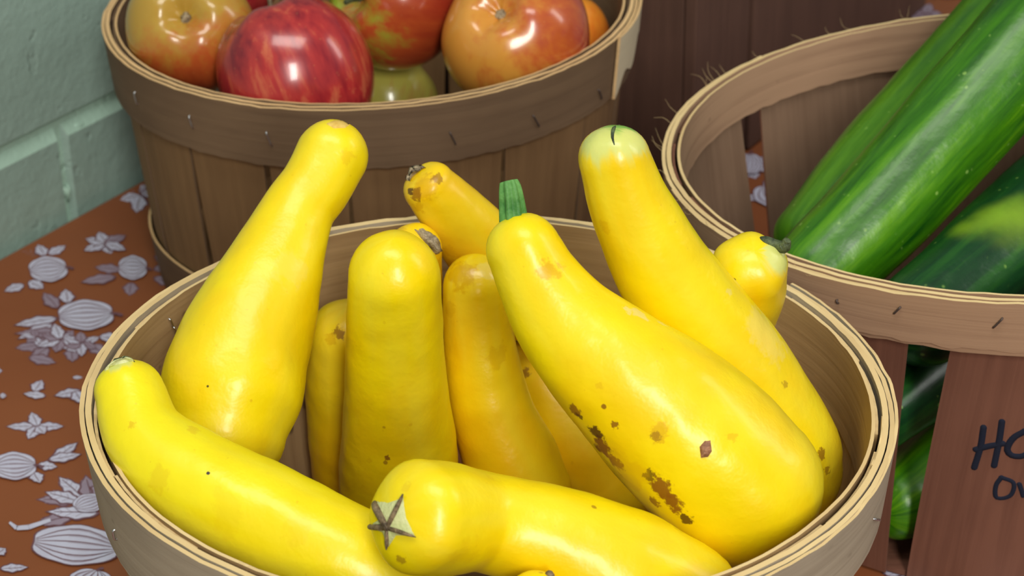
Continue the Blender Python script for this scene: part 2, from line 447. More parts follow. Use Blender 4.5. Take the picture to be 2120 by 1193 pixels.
clo = link('tablecloth', cv, cf, [cl.m, MW, MP, MS], smooth=False, mi=cm)
tag(clo, 'orange tablecloth printed with white pumpkins and leaves, spread under the baskets', 'tablecloth')

# ------------------------------------------------------------------ baskets
def strip(c, a0, a1, z0, z1, rf, th, n, lift, gid=0, along='h', edge=.0008, wob=0.0, seed=0, nz=4, ragged=0.0, zf=None, inn=0):
    """veneer strip from azimuth a0 to a1 and z0 to z1, outer radius rf(a, z); faces 0 = sides, 1 = cut edges"""
    V, Fc, G, MI = [], [], [], []
    rows = nz + 1
    for layer in (0, 1):
        for i in range(n + 1):
            a = a0 + (a1 - a0) * i / n
            zz0, zz1 = (z0, z1) if zf is None else zf(a)
            for j in range(rows):
                z = zz0 + (zz1 - zz0) * j / nz
                if ragged and j in (0,): z += ragged * noise.noise(Vector((a * 20, seed, 0)))
                if ragged and j == nz: z += ragged * .5 * noise.noise(Vector((a * 14, seed + 5, 0)))
                r = rf(a, z) - (th if layer else 0) + wob * noise.noise(Vector((cos(a) * 2.2, sin(a) * 2.2, seed)))
                x, y = r * cos(a), r * sin(a)
                V.append(Vector((c[0] + x, c[1] + y, T + z + lift(x, y, z))))
                G.append((a * .15 + gid * 3.7, z + gid * .31, gid) if along == 'h' else (z + gid * 3.7, a * .15 + gid * .11, gid))
    o = (n + 1) * rows
    def f(a, b, c_, d, m): Fc.append((a, b, c_, d)); MI.append(m)
    for i in range(n):
        for j in range(nz):
            p = i * rows + j
            f(p, p + rows, p + rows + 1, p + 1, 0)
            f(o + p + 1, o + p + rows + 1, o + p + rows, o + p, inn)
        p = i * rows + nz; f(p, p + rows, o + p + rows, o + p, 1)
        p = i * rows; f(o + p, o + p + rows, p + rows, p, 1)
    for j in range(nz):
        f(j, j + 1, o + j + 1, o + j, 1)
        p = n * rows + j; f(p + 1, p, o + p, o + p + 1, 1)
    return V, Fc, G, MI
def merge(parts):
    V, Fc, G, MI = [], [], [], []
    for v, f, g, mi in parts:
        b = len(V); V += v; G += g; MI += mi; Fc += [tuple(b + i for i in q) for q in f]
    return V, Fc, G, MI
def mk(name, parts, mats, parent):
    V, Fc, G, MI = merge(parts)
    o = link(name, V, Fc, mats, parent, grain=G, mi=MI)
    md = o.modifiers.new('split', 'EDGE_SPLIT'); md.split_angle = radians(40)
    return o
def basket(name, label, c, h, rb, rt, tilt, staves, mats, band, bottom=True, plies=(), inside=None, skew=0.0, grow=None):
    """mats: side, side edge, hoop, hoop edge.  staves: list of (azimuth, half width at rim in m, id)"""
    root = empty(name, (c[0], c[1], T)); tag(root, label, 'basket')
    lift = lambda x, y, z: (tilt[0] * x + tilt[1] * y) * z / h
    rz = lambda a, z: rb + (rt - rb) * (z / h) ** .85
    P = []
    for k, (az, hw, gid) in enumerate(staves):
        off = (.0004 if k % 2 else -.0004)
        zf = None
        V = None
        # staves keep most of their width down to the base
        a = radians(az); hwt = hw / rt
        n = 6; V_, F_, G_, M_ = strip(c, a - hwt, a + hwt, .0015, h - .001, lambda aa, z, off=off: rz(aa, z) + off, .0011, n, lift, gid=gid, along='v', nz=8, inn=2)
        # taper: pull the side edges in towards the base
        for i, v in enumerate(V_):
            x, y = v.x - c[0], v.y - c[1]; aa = atan2(y, x); d = (aa - a + pi) % (2 * pi) - pi
            z = v.z - T; f = .86 + .14 * min(1, max(0, z / h)); aa0 = a + radians(skew) * (1 - z / h)
            if grow is not None: f = 1 + grow * (1 - z / h)
            rr = hypot(x, y); v.x = c[0] + rr * cos(aa0 + d * f); v.y = c[1] + rr * sin(aa0 + d * f)
        P.append((V_, F_, G_, M_))
    side = mk('slatted_side', P, [mats[0], mats[1], inside or mats[0]], root)
    # base disc
    K = 48; V = []; Fb = []; G = []
    for z in (.0012, .0035):
        for k in range(K):
            a = 2 * pi * k / K; V.append(Vector((c[0] + (rb - .0015) * cos(a), c[1] + (rb - .0015) * sin(a), T + z))); G.append(((rb) * cos(a) , rb * sin(a), 0))
    Fb = [tuple(range(K))[::-1], tuple(range(K, 2 * K))] + [(k, (k+1) % K, K + (k+1) % K, K + k) for k in range(K)]
    link('base', V, Fb, mats[0], root, grain=G, smooth=False)
    hi = []
    inner = mk('inner_hoop', [strip(c, -2.2, -2.2 + 2 * pi + .06, h - band * 1.02, h + .0006, lambda a, z: rz(a, z) - .0018, .0013, 150, lift, gid=31, wob=.0009, seed=3, ragged=.0012)], [mats[2], mats[3]], root)
    mt = mats[4] if len(mats) > 4 else mats[2]
    outer = mk('outer_hoop', [strip(c, 1.5, 1.5 + 2 * pi + .1, h - band, h + .0010, lambda a, z: rz(a, z) + .0028, .0021, 150, lift, gid=37, wob=.0010, seed=8, ragged=.0012)], [mt, mats[3]], root)
    hoops = [outer]
    for q, (d0, d1, gap, ww) in enumerate(plies):
        o = mk('outer_hoop_ply', [strip(c, radians(d0), radians(d1), h - band * ww, h + .0004 + .0007 * q, lambda a, z, gap=gap: rz(a, z) + gap, .0017, 110, lift, gid=41 + q, wob=.0010, seed=8 + q, ragged=.0016)], [mt, mats[3]], root)
        hoops.append(o)
    if bottom:
        mk('bottom_hoop', [strip(c, 0, 2 * pi + .05, .001, band * .95, lambda a, z: rz(a, z) + .0024, .0014, 120, lift, gid=51, wob=.0006, seed=4, ragged=.001)], [mats[2], mats[3]], root)
    return root, side, hoops, inner, lift, rz
def staple(root, tree, px, py, dx, dy, mat, r=.00042):
    """wire staple bridging two points of the hoop, given where its ends show"""
    p0, n0 = hit(tree, px - dx, py - dy, -.0008); p1, n1 = hit(tree, px + dx, py + dy, -.0008)
    q0 = p0 + n0 * .0014; q1 = p1 + n1 * .0014
    return wire('staple', [p0, q0, (q0 + q1) / 2 + n0 * .0002, q1, p1], r, mat, root, n=14, seg=6)

FC, AC, RC = (-.009, .637), (-.0742, 1.055), (.2353, .8487)
N = 16
FS = [(-30 + 22.5 * k, .0262 if (k not in (0, 15)) else .0240, k) for k in range(N)]
FS = [(-49.5, .0265, 0), (-27.5, .0255, 1)] + [(-3.5 + 21.9 * (k - 2) + 2.2, .0268, k) for k in range(2, N)]
fb, fside, fhoops, finner, flift, frz = basket('splint_basket', 'round splint basket in front, piled with yellow squash', FC, .150, .1245, .1398, (-.0336, -.001), FS,
    (M['tan'], M['tan_edge'], M['tan'], M['tan_edge'], M['grey_veneer']), .032, True, ((-210, 150, .0050, .96),))
# second outer ply stands off the basket where the hoop ends overlap on the right
ex = mk('outer_hoop_ply', [strip(FC, radians(-100), radians(35), .150 - .031, .1502, lambda a, z: frz(a, z) + .0068 + .0010 * sin(a * 3), .0012, 80, flift, gid=45, wob=.0008, seed=13, ragged=.002)], [M['grey_veneer'], M['tan_edge']], fb)
mk('hoop_splinter', [strip(FC, radians(-22), radians(-8), .140, .1508, lambda a, z: frz(a, z) + .0012 + .006 * (a + .14) * .3, .0007, 12, flift, gid=46, ragged=.003, seed=2)], [M['tan_edge'], M['tan_edge']], fb)
ft = bvh(fhoops + [ex])
for a in ((240, 1107, 2, 9), (1822, 1078, 4, 2), ): staple(fb, ft, *a, M['steel'])
fi = bvh(finner)
for a in ((362, 690, 4, 12), (352, 668, 3, 7)): staple(fb, fi, *a, M['steel'])

AS = []
azs = [-148.3 - 7.5]
gaps = [-152, -130, -110, -92, -76, -59, -33.5, -14, 8, 30, 52, 74, 96, 118, 140, 162, 184]
for k, (g0, g1) in enumerate(zip(gaps, gaps[1:] + [208])):
    AS.append(((g0 + g1) / 2, radians(g1 - g0) / 2 * .1398 + (-.0006 if k in (0, 1, 2, 5) else .0008), k + 3))
ab, aside, ahoops, ainner, alift, arz = basket('splint_basket', 'round splint basket at back left by the block wall, full of apples', AC, .150, .1245, .1398, (.0153, .0306), AS,
    (M['brown_side'], M['brown'], M['brown'], M['brown_edge']), .0335, True, ((-205, 20, .0050, .98),))
def tabz(a):
    # cut ply end: full height at its left end, tapering away towards the right
    f = (a - radians(-26)) / radians(34); return (.150 - .030 + .026 * max(0, f) ** 1.0 + .004 * sin(a * 30), .1512)
mk('hoop_end', [strip(AC, radians(-26), radians(8), 0, 0, lambda a, z: arz(a, z) + .0072, .0016, 30, alift, gid=61, wob=.001, seed=6, zf=tabz, ragged=.001),
                strip(AC, radians(8), radians(75), .146, .1505, lambda a, z: arz(a, z) + .0062, .0012, 40, alift, gid=62, wob=.001, seed=6)], [M['pale_wood'], M['brown_edge']], ab)
at_ = bvh(ahoops)
for i, a in enumerate(((283, 203, 3, 12), (397, 252, 4, 12), (558, 287, 6, 14), (937, 286, 6, 12), (1109, 250, 6, 11), (1241, 195, 3, 9))):
    staple(ab, at_, *a, M['steel'] if i < 3 else M['rust'])

RS = []
# wide staves with open gaps; the gap centres seen through the basket fix the spacing
rg = [(-116.2, 5.6)]
edges = [(-112.0, -86), (-80, -55), (-49, -20), (-19.4, 8), (8.6, 38), (38.6, 68), (68.6, 101), (101.6, 133.2), (140.3, 166), (171, 187.5), (193, 213.5), (218.5, 241.2)]
for k, (e0, e1) in enumerate(edges):
    RS.append(((e0 + e1) / 2, radians(e1 - e0) / 2 * .1607 , k + 5))
rbk, rside, rhoops, rinner, rlift, rrz = basket('splint_basket', 'round splint basket at right with reddish slats, holding green zucchini', RC, .154, .143, .1607, (.0746, -.0056), RS,
    (M['red'], M['red'], M['taupe'], M['tan_edge']),   .0235, False, ((-230, 60, .0050, 1.0), (-170, -20, .0064, .9)), inside=M['red_inside'], skew=-4.3, grow=.13)
rt_ = bvh(rhoops)
for a in ((1735, 624, 1, 3), (1858, 642, 6, -6), (2066, 668, 9, -9)): staple(rbk, rt_, *a, M['rust'])
# loose wood fibres on the rim
hv = []
for k in range(26):
    a = radians(random.uniform(95, 235)); rr = .1655; x, y = rr * cos(a), rr * sin(a)
    p = Vector((RC[0] + x, RC[1] + y, T + .154 + rlift(x, y, .154))); d = Vector((cos(a) + random.uniform(-.8, .8), sin(a) + random.uniform(-.8, .8), random.uniform(.4, 1.5))).normalized()
    L = random.uniform(.004, .011); s_ = d.orthogonal().normalized() * L * random.uniform(-.3, .3)
    v, f, g = sweep([(*(p - d * .001), .00009), (*(p + d * L * .5 + s_), .00007), (*(p + d * L), .00003)], n=6, seg=4); hv.append((v, f, g, [0] * len(f)))
V, Fc, G, MI = merge(hv); fib = link('rim_fibres', V, Fc, M['tan_edge'], rbk, grain=G); fib['kind'] = 'stuff'
# handwriting in marker on the front slat
st_ = bvh(rside)
def write(name, strokes, r):
    parts = []
    for s in strokes:
        P = []
        for i, (x, y) in enumerate(s):
            p, n_ = hit(st_, x, y, -.62 * r); P.append((*p, r))
        v, f, g = sweep(P, n=24, seg=8); parts.append((v, f, g, [0] * len(f)))
    V, Fc, G, MI = merge(parts); return link(name, V, Fc, M['ink'], rbk)
write('marker_writing', [[(2036, 886), (2030, 925), (2017, 968)], [(2021, 931), (2048, 924), (2075, 919)], [(2074, 874), (2068, 915), (2058, 964)],
                         [(2122, 893), (2098, 907), (2085, 930), (2094, 943), (2118, 944), (2140, 925), (2142, 902), (2122, 893)]], .0019)
write('marker_writing', [[(2073, 989), (2062, 1005), (2062, 1030), (2078, 1032), (2094, 1024), (2098, 1000), (2073, 989)], [(2110, 1003), (2114, 1014), (2118, 1027)]], .0014)

# wooden crate behind, its long boarded face parallel to the wall
CS0, CS1, CO0, CO1, CH = .266, .66, .03, .312, .27
cr_ = empty('wooden_crate', tp((CS0 + CS1) / 2, (CO0 + CO1) / 2, T))
tag(cr_, 'dark reddish brown wooden crate of upright boards behind the apple basket', 'crate')
def board(name, s0, s1, o0, o1, z0, z1, gid, vert=True):
    n = 6; V = []; G = []; Fc = []
    for z in (z0, z1):
        for s, o in ((s0, o0), (s1, o0), (s1, o1), (s0, o1)):
            V.append(tp(s, o, T + z)); q = s + o; G.append((z + gid, q, gid) if vert else (q + gid, z, gid))
    Fc = [(3, 2, 1, 0), (4, 5, 6, 7), (0, 1, 5, 4), (1, 2, 6, 5), (2, 3, 7, 6), (3, 0, 4, 7)]
    o = link(name, V, Fc, M['dark'], cr_, smooth=False, grain=G)
    bv = o.modifiers.new('bevel', 'BEVEL'); bv.width = .0012; bv.segments = 2
    return o
for k, (a, b) in enumerate(((CS0, .340), (.3475, .660))):
    board('side_board', a, b, CO1 - .008, CO1, .001, CH, k + 1); board('side_board', a, b, CO0, CO0 + .008, .001, CH, k + 5)
for k, (a, b) in enumerate(((CO0 + .0085, .165), (.169, CO1 - .0085))):
    board('end_board', CS0 + .001, CS0 + .009, a, b, .001, CH, k + 8); board('end_board', CS1 - .009, CS1 - .001, a, b, .001, CH, k + 11)
board('bottom_board', CS0 + .0095, CS1 - .0095, CO0 + .0085, CO1 - .0085, .001, .008, 15, False)
for s in (CS0 + .010, CS1 - .025):
    for o_ in (CO0 + .0085, CO1 - .0235): board('corner_post', s, s + .015, o_, o_ + .015, .0085, CH - .004, 17)

# ------------------------------------------------------------------ produce
FR = {
 's1': [(-0.069,0.7238,0.2032,0.0141),(-0.0748,0.7152,0.1944,0.0136),(-0.0806,0.709,0.1881,0.0139),(-0.0879,0.6971,0.1755,0.0175),(-0.0949,0.684,0.1616,0.022),(-0.1016,0.6711,0.148,0.0249),(-0.1054,0.6597,0.1358,0.0268),(-0.1078,0.6497,0.125,0.023)],
 's2': [(-0.1319,0.6052,0.1669,0.0119),(-0.1255,0.5918,0.1575,0.0139),(-0.1104,0.5786,0.1492,0.0178),(-0.0877,0.5665,0.1423,0.0192),(-0.0666,0.5574,0.1347,0.0199),(-0.0475,0.5509,0.1264,0.0191),(-0.0349,0.5472,0.1191,0.0159)],
 's3': [(-0.0293,0.5293,0.1647,0.0178),(-0.0209,0.5367,0.1591,0.0175),(-0.0089,0.5436,0.1525,0.0158),(0.0112,0.5453,0.1441,0.0184),(0.0308,0.5449,0.1312,0.0236),(0.0491,0.5444,0.1196,0.0237)],
 's4': [(-0.0437,0.6711,0.1766,0.0172),(-0.0442,0.6744,0.1597,0.0181),(-0.0448,0.6789,0.1363,0.0192),(-0.0456,0.6836,0.1122,0.0211),(-0.0462,0.6883,0.0871,0.0234),(-0.0466,0.6921,0.0663,0.0244)],
 's5': [(-0.0143,0.7155,0.1493,0.0134),(-0.0137,0.712,0.1327,0.0138),(-0.0116,0.7078,0.1129,0.0155),(-0.0076,0.7039,0.0949,0.0171),(-0.002,0.7006,0.0786,0.0196),(0.0017,0.6975,0.0643,0.0216)],
 's6': [(0.0042,0.6114,0.2161,0.0126),(0.0082,0.6081,0.2083,0.0138),(0.0177,0.6023,0.1942,0.0174),(0.0318,0.5972,0.1806,0.0218),(0.05,0.5919,0.1649,0.0265),(0.0663,0.5869,0.1495,0.0284),(0.0762,0.5838,0.1397,0.0279)],
 's7': [(0.0355,0.6353,0.2378,0.0123),(0.0403,0.6342,0.2228,0.0138),(0.0488,0.6334,0.2045,0.0163),(0.0594,0.6332,0.1856,0.0187),(0.0728,0.6337,0.1656,0.0203),(0.0848,0.6341,0.1453,0.0213),(0.0963,0.6345,0.1245,0.0221),(0.0989,0.6342,0.1132,0.0213)],
 's8': [(-0.0321,0.7377,0.1829,0.0108),(-0.0182,0.7421,0.162,0.0147),(-0.0058,0.7468,0.1431,0.0159),(0.004,0.7509,0.125,0.0157)],
 's9': [(-0.0381,0.7238,0.1615,0.0107),(-0.0411,0.7332,0.1395,0.0129),(-0.0448,0.7476,0.1094,0.0152)],
 's10': [(-0.0668,0.7225,0.1223,0.0164),(-0.0677,0.7249,0.0996,0.0179),(-0.0684,0.727,0.0751,0.0177),(-0.0678,0.7288,0.0501,0.0174)],
 's11': [(0.0865,0.6586,0.1841,0.0135),(0.0864,0.6661,0.1719,0.0146),(0.0836,0.7038,0.1311,0.0162)],
 's12': [(0.0077,0.752,0.0921,0.0123),(0.0156,0.7414,0.0815,0.0173),(0.0275,0.7305,0.0665,0.0203),(0.0395,0.7238,0.0514,0.0214)],
 's13': [(0.006,0.5172,0.1406,0.0099),(0.012,0.516,0.1262,0.0106)],
 'z1': [(0.136,0.7971,0.1131,0.0212),(0.1616,0.8124,0.1324,0.023),(0.191,0.8316,0.1573,0.0241),(0.2196,0.8503,0.1817,0.0248),(0.2521,0.8719,0.2099,0.0252),(0.2803,0.8909,0.235,0.023)],
 'z0': [(0.1405,0.8425,0.1076,0.0189),(0.1673,0.8713,0.1234,0.0222),(0.2044,0.9118,0.1435,0.0233),(0.2343,0.945,0.1588,0.0239),(0.2696,0.9864,0.1775,0.024),(0.3057,1.0297,0.1965,0.0227)],
 'z2': [(0.176,0.762,0.109,0.0215),(0.1919,0.7753,0.115,0.0218),(0.224,0.8043,0.1244,0.0259),(0.263,0.8387,0.1365,0.0275),(0.3017,0.8728,0.15,0.0258)],
 'z3': [(0.1567,0.7496,0.067,0.0155),(0.1868,0.7837,0.0698,0.0197),(0.2267,0.8246,0.0728,0.0211),(0.2621,0.8621,0.0782,0.0195)],
 'z4': [(0.1688,0.7433,0.0279,0.0168),(0.189,0.7649,0.0279,0.0215),(0.2266,0.8053,0.03,0.0239),(0.2709,0.8493,0.0326,0.022)],
 'a1': [(-0.1658,1.0077,0.1528,0.0333)],
 'a2': [(-0.1073,0.965,0.1426,0.0391)],
 'a3': [(-0.0594,1.033,0.1574,0.0365)],
 'a4': [(0.0044,0.995,0.1505,0.0385)],
 'a5': [(0.0254,1.0666,0.1219,0.0309)],
 'a6': [(-0.0671,1.0466,0.0949,0.028)],
 'a7': [(-0.1515,1.0757,0.157,0.026)]
}
def squash_mat(name, tree, blem=(), tips=(), tone=0, org=None, wax=0.0):
    """yellow skin; blem = (px, py, radius m, strength, colour key), tips = (point, radius, colour) pale green ends"""
    t = NT(name); oc = t.obj(); g = t.attr('gen')
    n1 = t.noise(oc, 22, 3, .55); n2 = t.noise(oc, 70, 4, .6); n3 = t.noise(t.vscale(g, (1.3, 1.3, 14)), 1, 2, .5)
    A, B, C_ = srgb(246, 220, 6), srgb(243, 206, 5), srgb(240, 222, 52)
    if tone == 1: A, B, C_ = srgb(245, 208, 10), srgb(240, 190, 8), srgb(240, 216, 50)
    if tone == 2: A, B, C_ = srgb(244, 226, 20), srgb(240, 216, 12), srgb(238, 224, 66)
    c = t.mix(t.range(n1, .35, .65), A, B)
    c = t.mix(t.math('MULTIPLY', t.range(n3, .45, .8), .6), c, C_)
    c = t.mix(t.range(n2, .70, .78, 0, .25), c, srgb(205, 150, 10))
    pore = t.noise(oc, 420, 1)
    c = t.mix(t.range(pore, .76, .80, 0, .18), c, srgb(190, 130, 20))
    rough_add = None
    cols = {'b': srgb(140, 88, 22), 'd': srgb(82, 46, 20), 'o': srgb(220, 172, 12), 'p': srgb(236, 214, 120), 'k': srgb(50, 36, 20)}
    for px, py, rad, st, ck in blem:
        p, n_ = hit(tree, px, py); p = p - Vector(org)
        vm = t.n('VectorMath', operation='DISTANCE'); t.l(oc, vm.inputs[0]); vm.inputs[1].default_value = p
        nn = t.noise(oc, 1.15 / rad, 4, .65)
        d = t.math('ADD', t.math('DIVIDE', vm.outputs['Value'], rad), t.math('MULTIPLY', t.math('SUBTRACT', nn, .5), 2.6 if rad > .0012 else .6))
        c = t.mix(t.range(d, .55, .95, st, 0), c, cols[ck])
    for p, rad, colr in tips:
        vm = t.n('VectorMath', operation='DISTANCE'); t.l(oc, vm.inputs[0]); vm.inputs[1].default_value = Vector(p) - Vector(org)
        nn = t.noise(t.vscale(g, (3.5, 3.5, 1)), 1, 2)
        d = t.math('ADD', t.math('DIVIDE', vm.outputs['Value'], rad), t.math('MULTIPLY', t.math('SUBTRACT', nn, .5), .9))
        c = t.mix(t.range(d, .55, 1.05, 1, 0), c, colr)
    t.col(c)
    t.set(Roughness=.36 - wax, Specular_IOR_Level=.42, Subsurface_Weight=.12, Subsurface_Scale=.006, Coat_Weight=.10, Coat_Roughness=.16)
    t.b.inputs['Subsurface Radius'].default_value = (1, .6, .1)
    t.bump(t.math('ADD', t.noise(oc, 130, 3, .6), t.math('MULTIPLY', t.noise(oc, 34, 2), 1.2)), .0011, .32)
    return t.m
def stemmat(name, a, b, sc=160, bumpd=.0012):
    t = NT(name); oc = t.obj(); n = t.noise(oc, sc, 4, .7); t.col(t.ramp(n, [(.35, a), (.65, b)])); t.set(Roughness=.6); t.bump(n, bumpd, .8); return t.m
M['stem_green'] = stemmat('green_stem', srgb(52, 112, 44), srgb(104, 160, 80), 90)
M['stem_brown'] = stemmat('dry_brown_stem', srgb(62, 48, 30), srgb(140, 118, 86), 320)
M['stem_pale'] = stemmat('pale_green_scar', srgb(190, 196, 128), srgb(214, 214, 156), 140)
M['scab'] = stemmat('grey_brown_scab', srgb(96, 80, 56), srgb(190, 172, 140), 300, .002)
M['stem_dark'] = stemmat('dark_green_stem', srgb(36, 46, 28), srgb(92, 104, 66), 300)
M['scar_tan'] = stemmat('tan_scar', srgb(214, 170, 70), srgb(232, 196, 104), 200, .0005)

def squash(key, label, blem=(), tips=(), tone=0, cap0=1.0, cap1=1.0, pw=2.2, rib=.018, ribend=0, bumps=.045, pts=None, wax=0):
    P = pts or FR[key]; P = [(a, b, c + T, r) for a, b, c, r in P]
    v, f, g = sweep(P, n=56, seg=48, cap0=cap0, cap1=cap1, pw=pw, rib=rib, ribend=ribend, bumps=bumps, seed=len(key) + ord(key[-1]))
    mid = P[len(P) // 2][:3]
    o = link('yellow_squash', v, f, [], origin=mid, vattr=g)
    tr = bvh(o)
    tp_ = []
    for tt in tips:
        if len(tt) == 4: p, _ = hit(tr, tt[0], tt[1]); tp_.append((p, tt[2], tt[3]))
    o.data.materials.append(squash_mat('squash_skin_' + key, tr, blem, tp_, tone, mid, wax))
    tag(o, label, 'squash', 'yellow squash in the front basket')
    return o, tr
PALE, GREEN = srgb(214, 216, 120), srgb(128, 176, 72)
def child_sweep(name, pts, mat, parent, n=16, seg=20, rib=0, ribn=5, cap=.3, bumps=0.0):
    v, f, g = sweep(pts, n=n, seg=seg, cap0=cap, cap1=cap, rib=rib, ribn=ribn, ribend=2, bumps=bumps)
    base = Vector(parent.location)
    return link(name, v, f, mat, parent, vattr=g)
def pad(name, parent, tr, outline, centre, mat, h=.0009, rings=5, off=.0002, rough=0.0):
    """low raised patch following the skin, outline in the view, thick in the middle"""
    V = []; Fc = []; K = len(outline)
    dense = []
    for i in range(K):
        a, b = outline[i], outline[(i + 1) % K]
        for q in range(4): dense.append((a[0] + (b[0] - a[0]) * q / 4, a[1] + (b[1] - a[1]) * q / 4))
    K = len(dense)
    for j in range(rings):
        s = 1 - j / (rings)
        for x, y in dense:
            p, n_ = hit(tr, centre[0] + (x - centre[0]) * s, centre[1] + (y - centre[1]) * s)
            V.append(p + n_ * ((-.0004 if j == 0 else off + h * sin(min(1, j / (rings - 1)) * pi / 2) + rough * noise.noise(p * 420))))
    p, n_ = hit(tr, *centre); V.append(p + n_ * (h + off)); c = len(V) - 1
    for j in range(rings - 1):
        for k in range(K): Fc.append((j*K + k, (j+1)*K + k, (j+1)*K + (k+1) % K, j*K + (k+1) % K))
    for k in range(K): Fc.append(((rings-1)*K + k, c, (rings-1)*K + (k+1) % K))
    return link(name, V, Fc, mat, parent)

s1, t1 = squash('s1', 'large smooth yellow squash leaning on the back left rim, pale scar on its tip',
    [(430, 800, .0006, .9, 'k'), (520, 830, .0007, .5, 'o'), (720, 320, .004, .35, 'o'), (700, 430, .005, .2, 'o'), (600, 560, .008, .2, 'p')], pw=2.0)
pad('blossom_scar', s1, t1, [(672, 256), (690, 249), (712, 249), (728, 258), (716, 266), (690, 267)], (700, 258), M['scar_tan'], h=.0003)
s2, t2 = squash('s2', 'bright yellow squash across the lower left of the front basket, head on its rim',
    [(431, 980, .0008, 1, 'k'), (272, 880, .0016, .6, 'o'), (470, 1060, .009, .14, 'o'), (330, 990, .006, .25, 'o'), (620, 1100, .006, .14, 'o'), (400, 890, .003, .4, 'o')], tone=2,
    tips=[(240, 738, .006, PALE)], cap0=.95)
pad('stem_scar', s2, t2, [(205, 762), (215, 745), (238, 738), (262, 733), (285, 742), (262, 752), (232, 758)], (245, 746), M['stem_pale'], h=.0014)
s3, t3 = squash('s3', 'yellow squash lying at the bottom centre with a star-shaped stem scar facing the viewer',
    [(1230, 1050, .0012, .7, 'b'), (1015, 990, .002, .2, 'o'), (830, 1160, .002, .6, 'b'), (770, 1000, .0025, .5, 'o'), (960, 1150, .007, .22, 'o'), (840, 1010, .002, .3, 'o')],
    cap0=.7, pw=2.3, rib=.028)
star_c = (806, 1093); tipsx = [(770, 1029), (838, 1024), (864, 1112), (804, 1137), (755, 1090)]
out = []
for i, (x, y) in enumerate(tipsx):
    nx, ny = tipsx[(i + 1) % 5]; out.append((x, y)); k = .66 if i in (0, 1) else .42
    mx, my = (x + nx) / 2, (y + ny) / 2; out.append((star_c[0] + (mx - star_c[0]) * k * 1.3, star_c[1] + (my - star_c[1]) * k * 1.3))
sc3 = pad('stem_scar', s3, t3, out, star_c, M['stem_pale'], h=.0008)
rd = []
for i, (x, y) in enumerate(tipsx):
    P = []
    for j, k in enumerate((0, .35, .7, .97)):
        p, n_ = hit(t3, star_c[0] + (x - star_c[0]) * k, star_c[1] + (y - star_c[1]) * k, .0008); P.append((*p, (.0010, .0011, .0009, .0003)[j]))
    v, f, g = sweep(P, n=14, seg=10, bumps=.5, seed=i); rd.append((v, f, g, [0] * len(f)))
V, Fc, G, MI = merge(rd); link('stem', V, Fc, M['stem_brown'], s3)
s4, t4 = squash('s4', 'upright smooth yellow squash with a rounded top, in the middle of the front basket',
    [(802, 948, .0014, .9, 'b'), (798, 958, .0012, .7, 'b'), (765, 955, .0015, .4, 'o'), (795, 885, .0008, .5, 'b'), (850, 880, .001, .4, 'o')], pw=1.95, cap0=1.06, wax=.03)
s5, t5 = squash('s5', 'curved shiny yellow squash with an amber stained top, standing right of the upright middle one',
    [(950, 575, .0075, .75, 'o'), (965, 555, .004, .6, 'o'), (1030, 740, .006, .5, 'o'), (1010, 560, .005, .4, 'p'), (930, 640, .004, .5, 'o')], tone=1, wax=.10, pw=2.0)
s6, t6 = squash('s6', 'largest yellow squash, with brown blemishes and a green stem, lying diagonally right of centre',
    [(1250, 930, .0060, .95, 'b'), (1235, 900, .0036, .9, 'd'), (1275, 960, .0034, .9, 'b'), (1190, 850, .0032, .85, 'b'), (1200, 862, .0018, .8, 'd'), (1272, 880, .0018, .9, 'b'), (1250, 842, .0012, .9, 'b'),
     (1345, 985, .0030, .8, 'd'), (1370, 1010, .0050, .95, 'b'), (1395, 1045, .0048, .95, 'b'), (1420, 1075, .0034, .9, 'd'), (1355, 1040, .0028, .8, 'b'),
     (1365, 895, .0042, .7, 'o'), (1358, 905, .0020, .6, 'b'), (1140, 560, .0048, .8, 'o'), (1135, 555, .0022, .6, 'o'), (1325, 650, .0038, .8, 'p'), (1300, 642, .0020, .8, 'p'), (1370, 670, .0022, .7, 'p'),
     (1460, 925, .0018, 1, 'd'), (1240, 800, .0016, .4, 'o'), (1515, 905, .0022, .5, 'o'), (1300, 980, .01, .35, 'o')],
    rib=.016)
pad('skin_tear', s6, t6, [(1447, 925), (1458, 912), (1472, 910), (1475, 935), (1466, 948), (1450, 950)], (1461, 932), stemmat('dry_skin', srgb(120, 76, 50), srgb(180, 128, 92), 300), h=.0008)
def at(px, py, d): return CAM + ray(px, py) * d
p0, n0 = hit(t6, 1062, 462)
D0 = (p0 - CAM).dot(FWD) + .007
child_sweep('stem', [(*at(1064, 500, D0 + .004), .0048), (*at(1063, 460, D0 + .001), .0044), (*at(1060, 425, D0), .0040), (*at(1056, 390, D0 - .001), .0034), (*at(1053, 376, D0 - .001), .0028)],
    M['stem_green'], s6, n=24, seg=40, rib=.15, ribn=7, cap=.12)
s7, t7 = squash('s7', 'tall yellow squash with a creased green cap, standing behind the largest one at back right',
    [(1510, 605, .0018, .5, 'p'), (1700, 940, .0026, .8, 'b'), (1712, 975, .0022, .7, 'b'), (1625, 795, .002, .5, 'b'), (1250, 470, .003, .4, 'o'), (1590, 700, .012, .4, 'p'), (1340, 300, .006, .5, 'p')],
    tips=[(1270, 268, .0150, PALE), (1285, 262, .0085, GREEN), (1238, 290, .009, PALE), (1310, 290, .007, PALE)], rib=.03, wax=.07)
cr = []
for i, (x, y) in enumerate(((1283, 256), (1270, 268), (1268, 285), (1272, 300))):
    p, n_ = hit(t7, x, y, .0000); cr.append((*p, (.0007, .0007, .0005, .0002)[i]))
child_sweep('stem_scar', cr, M['stem_dark'], s7, n=12, seg=8)
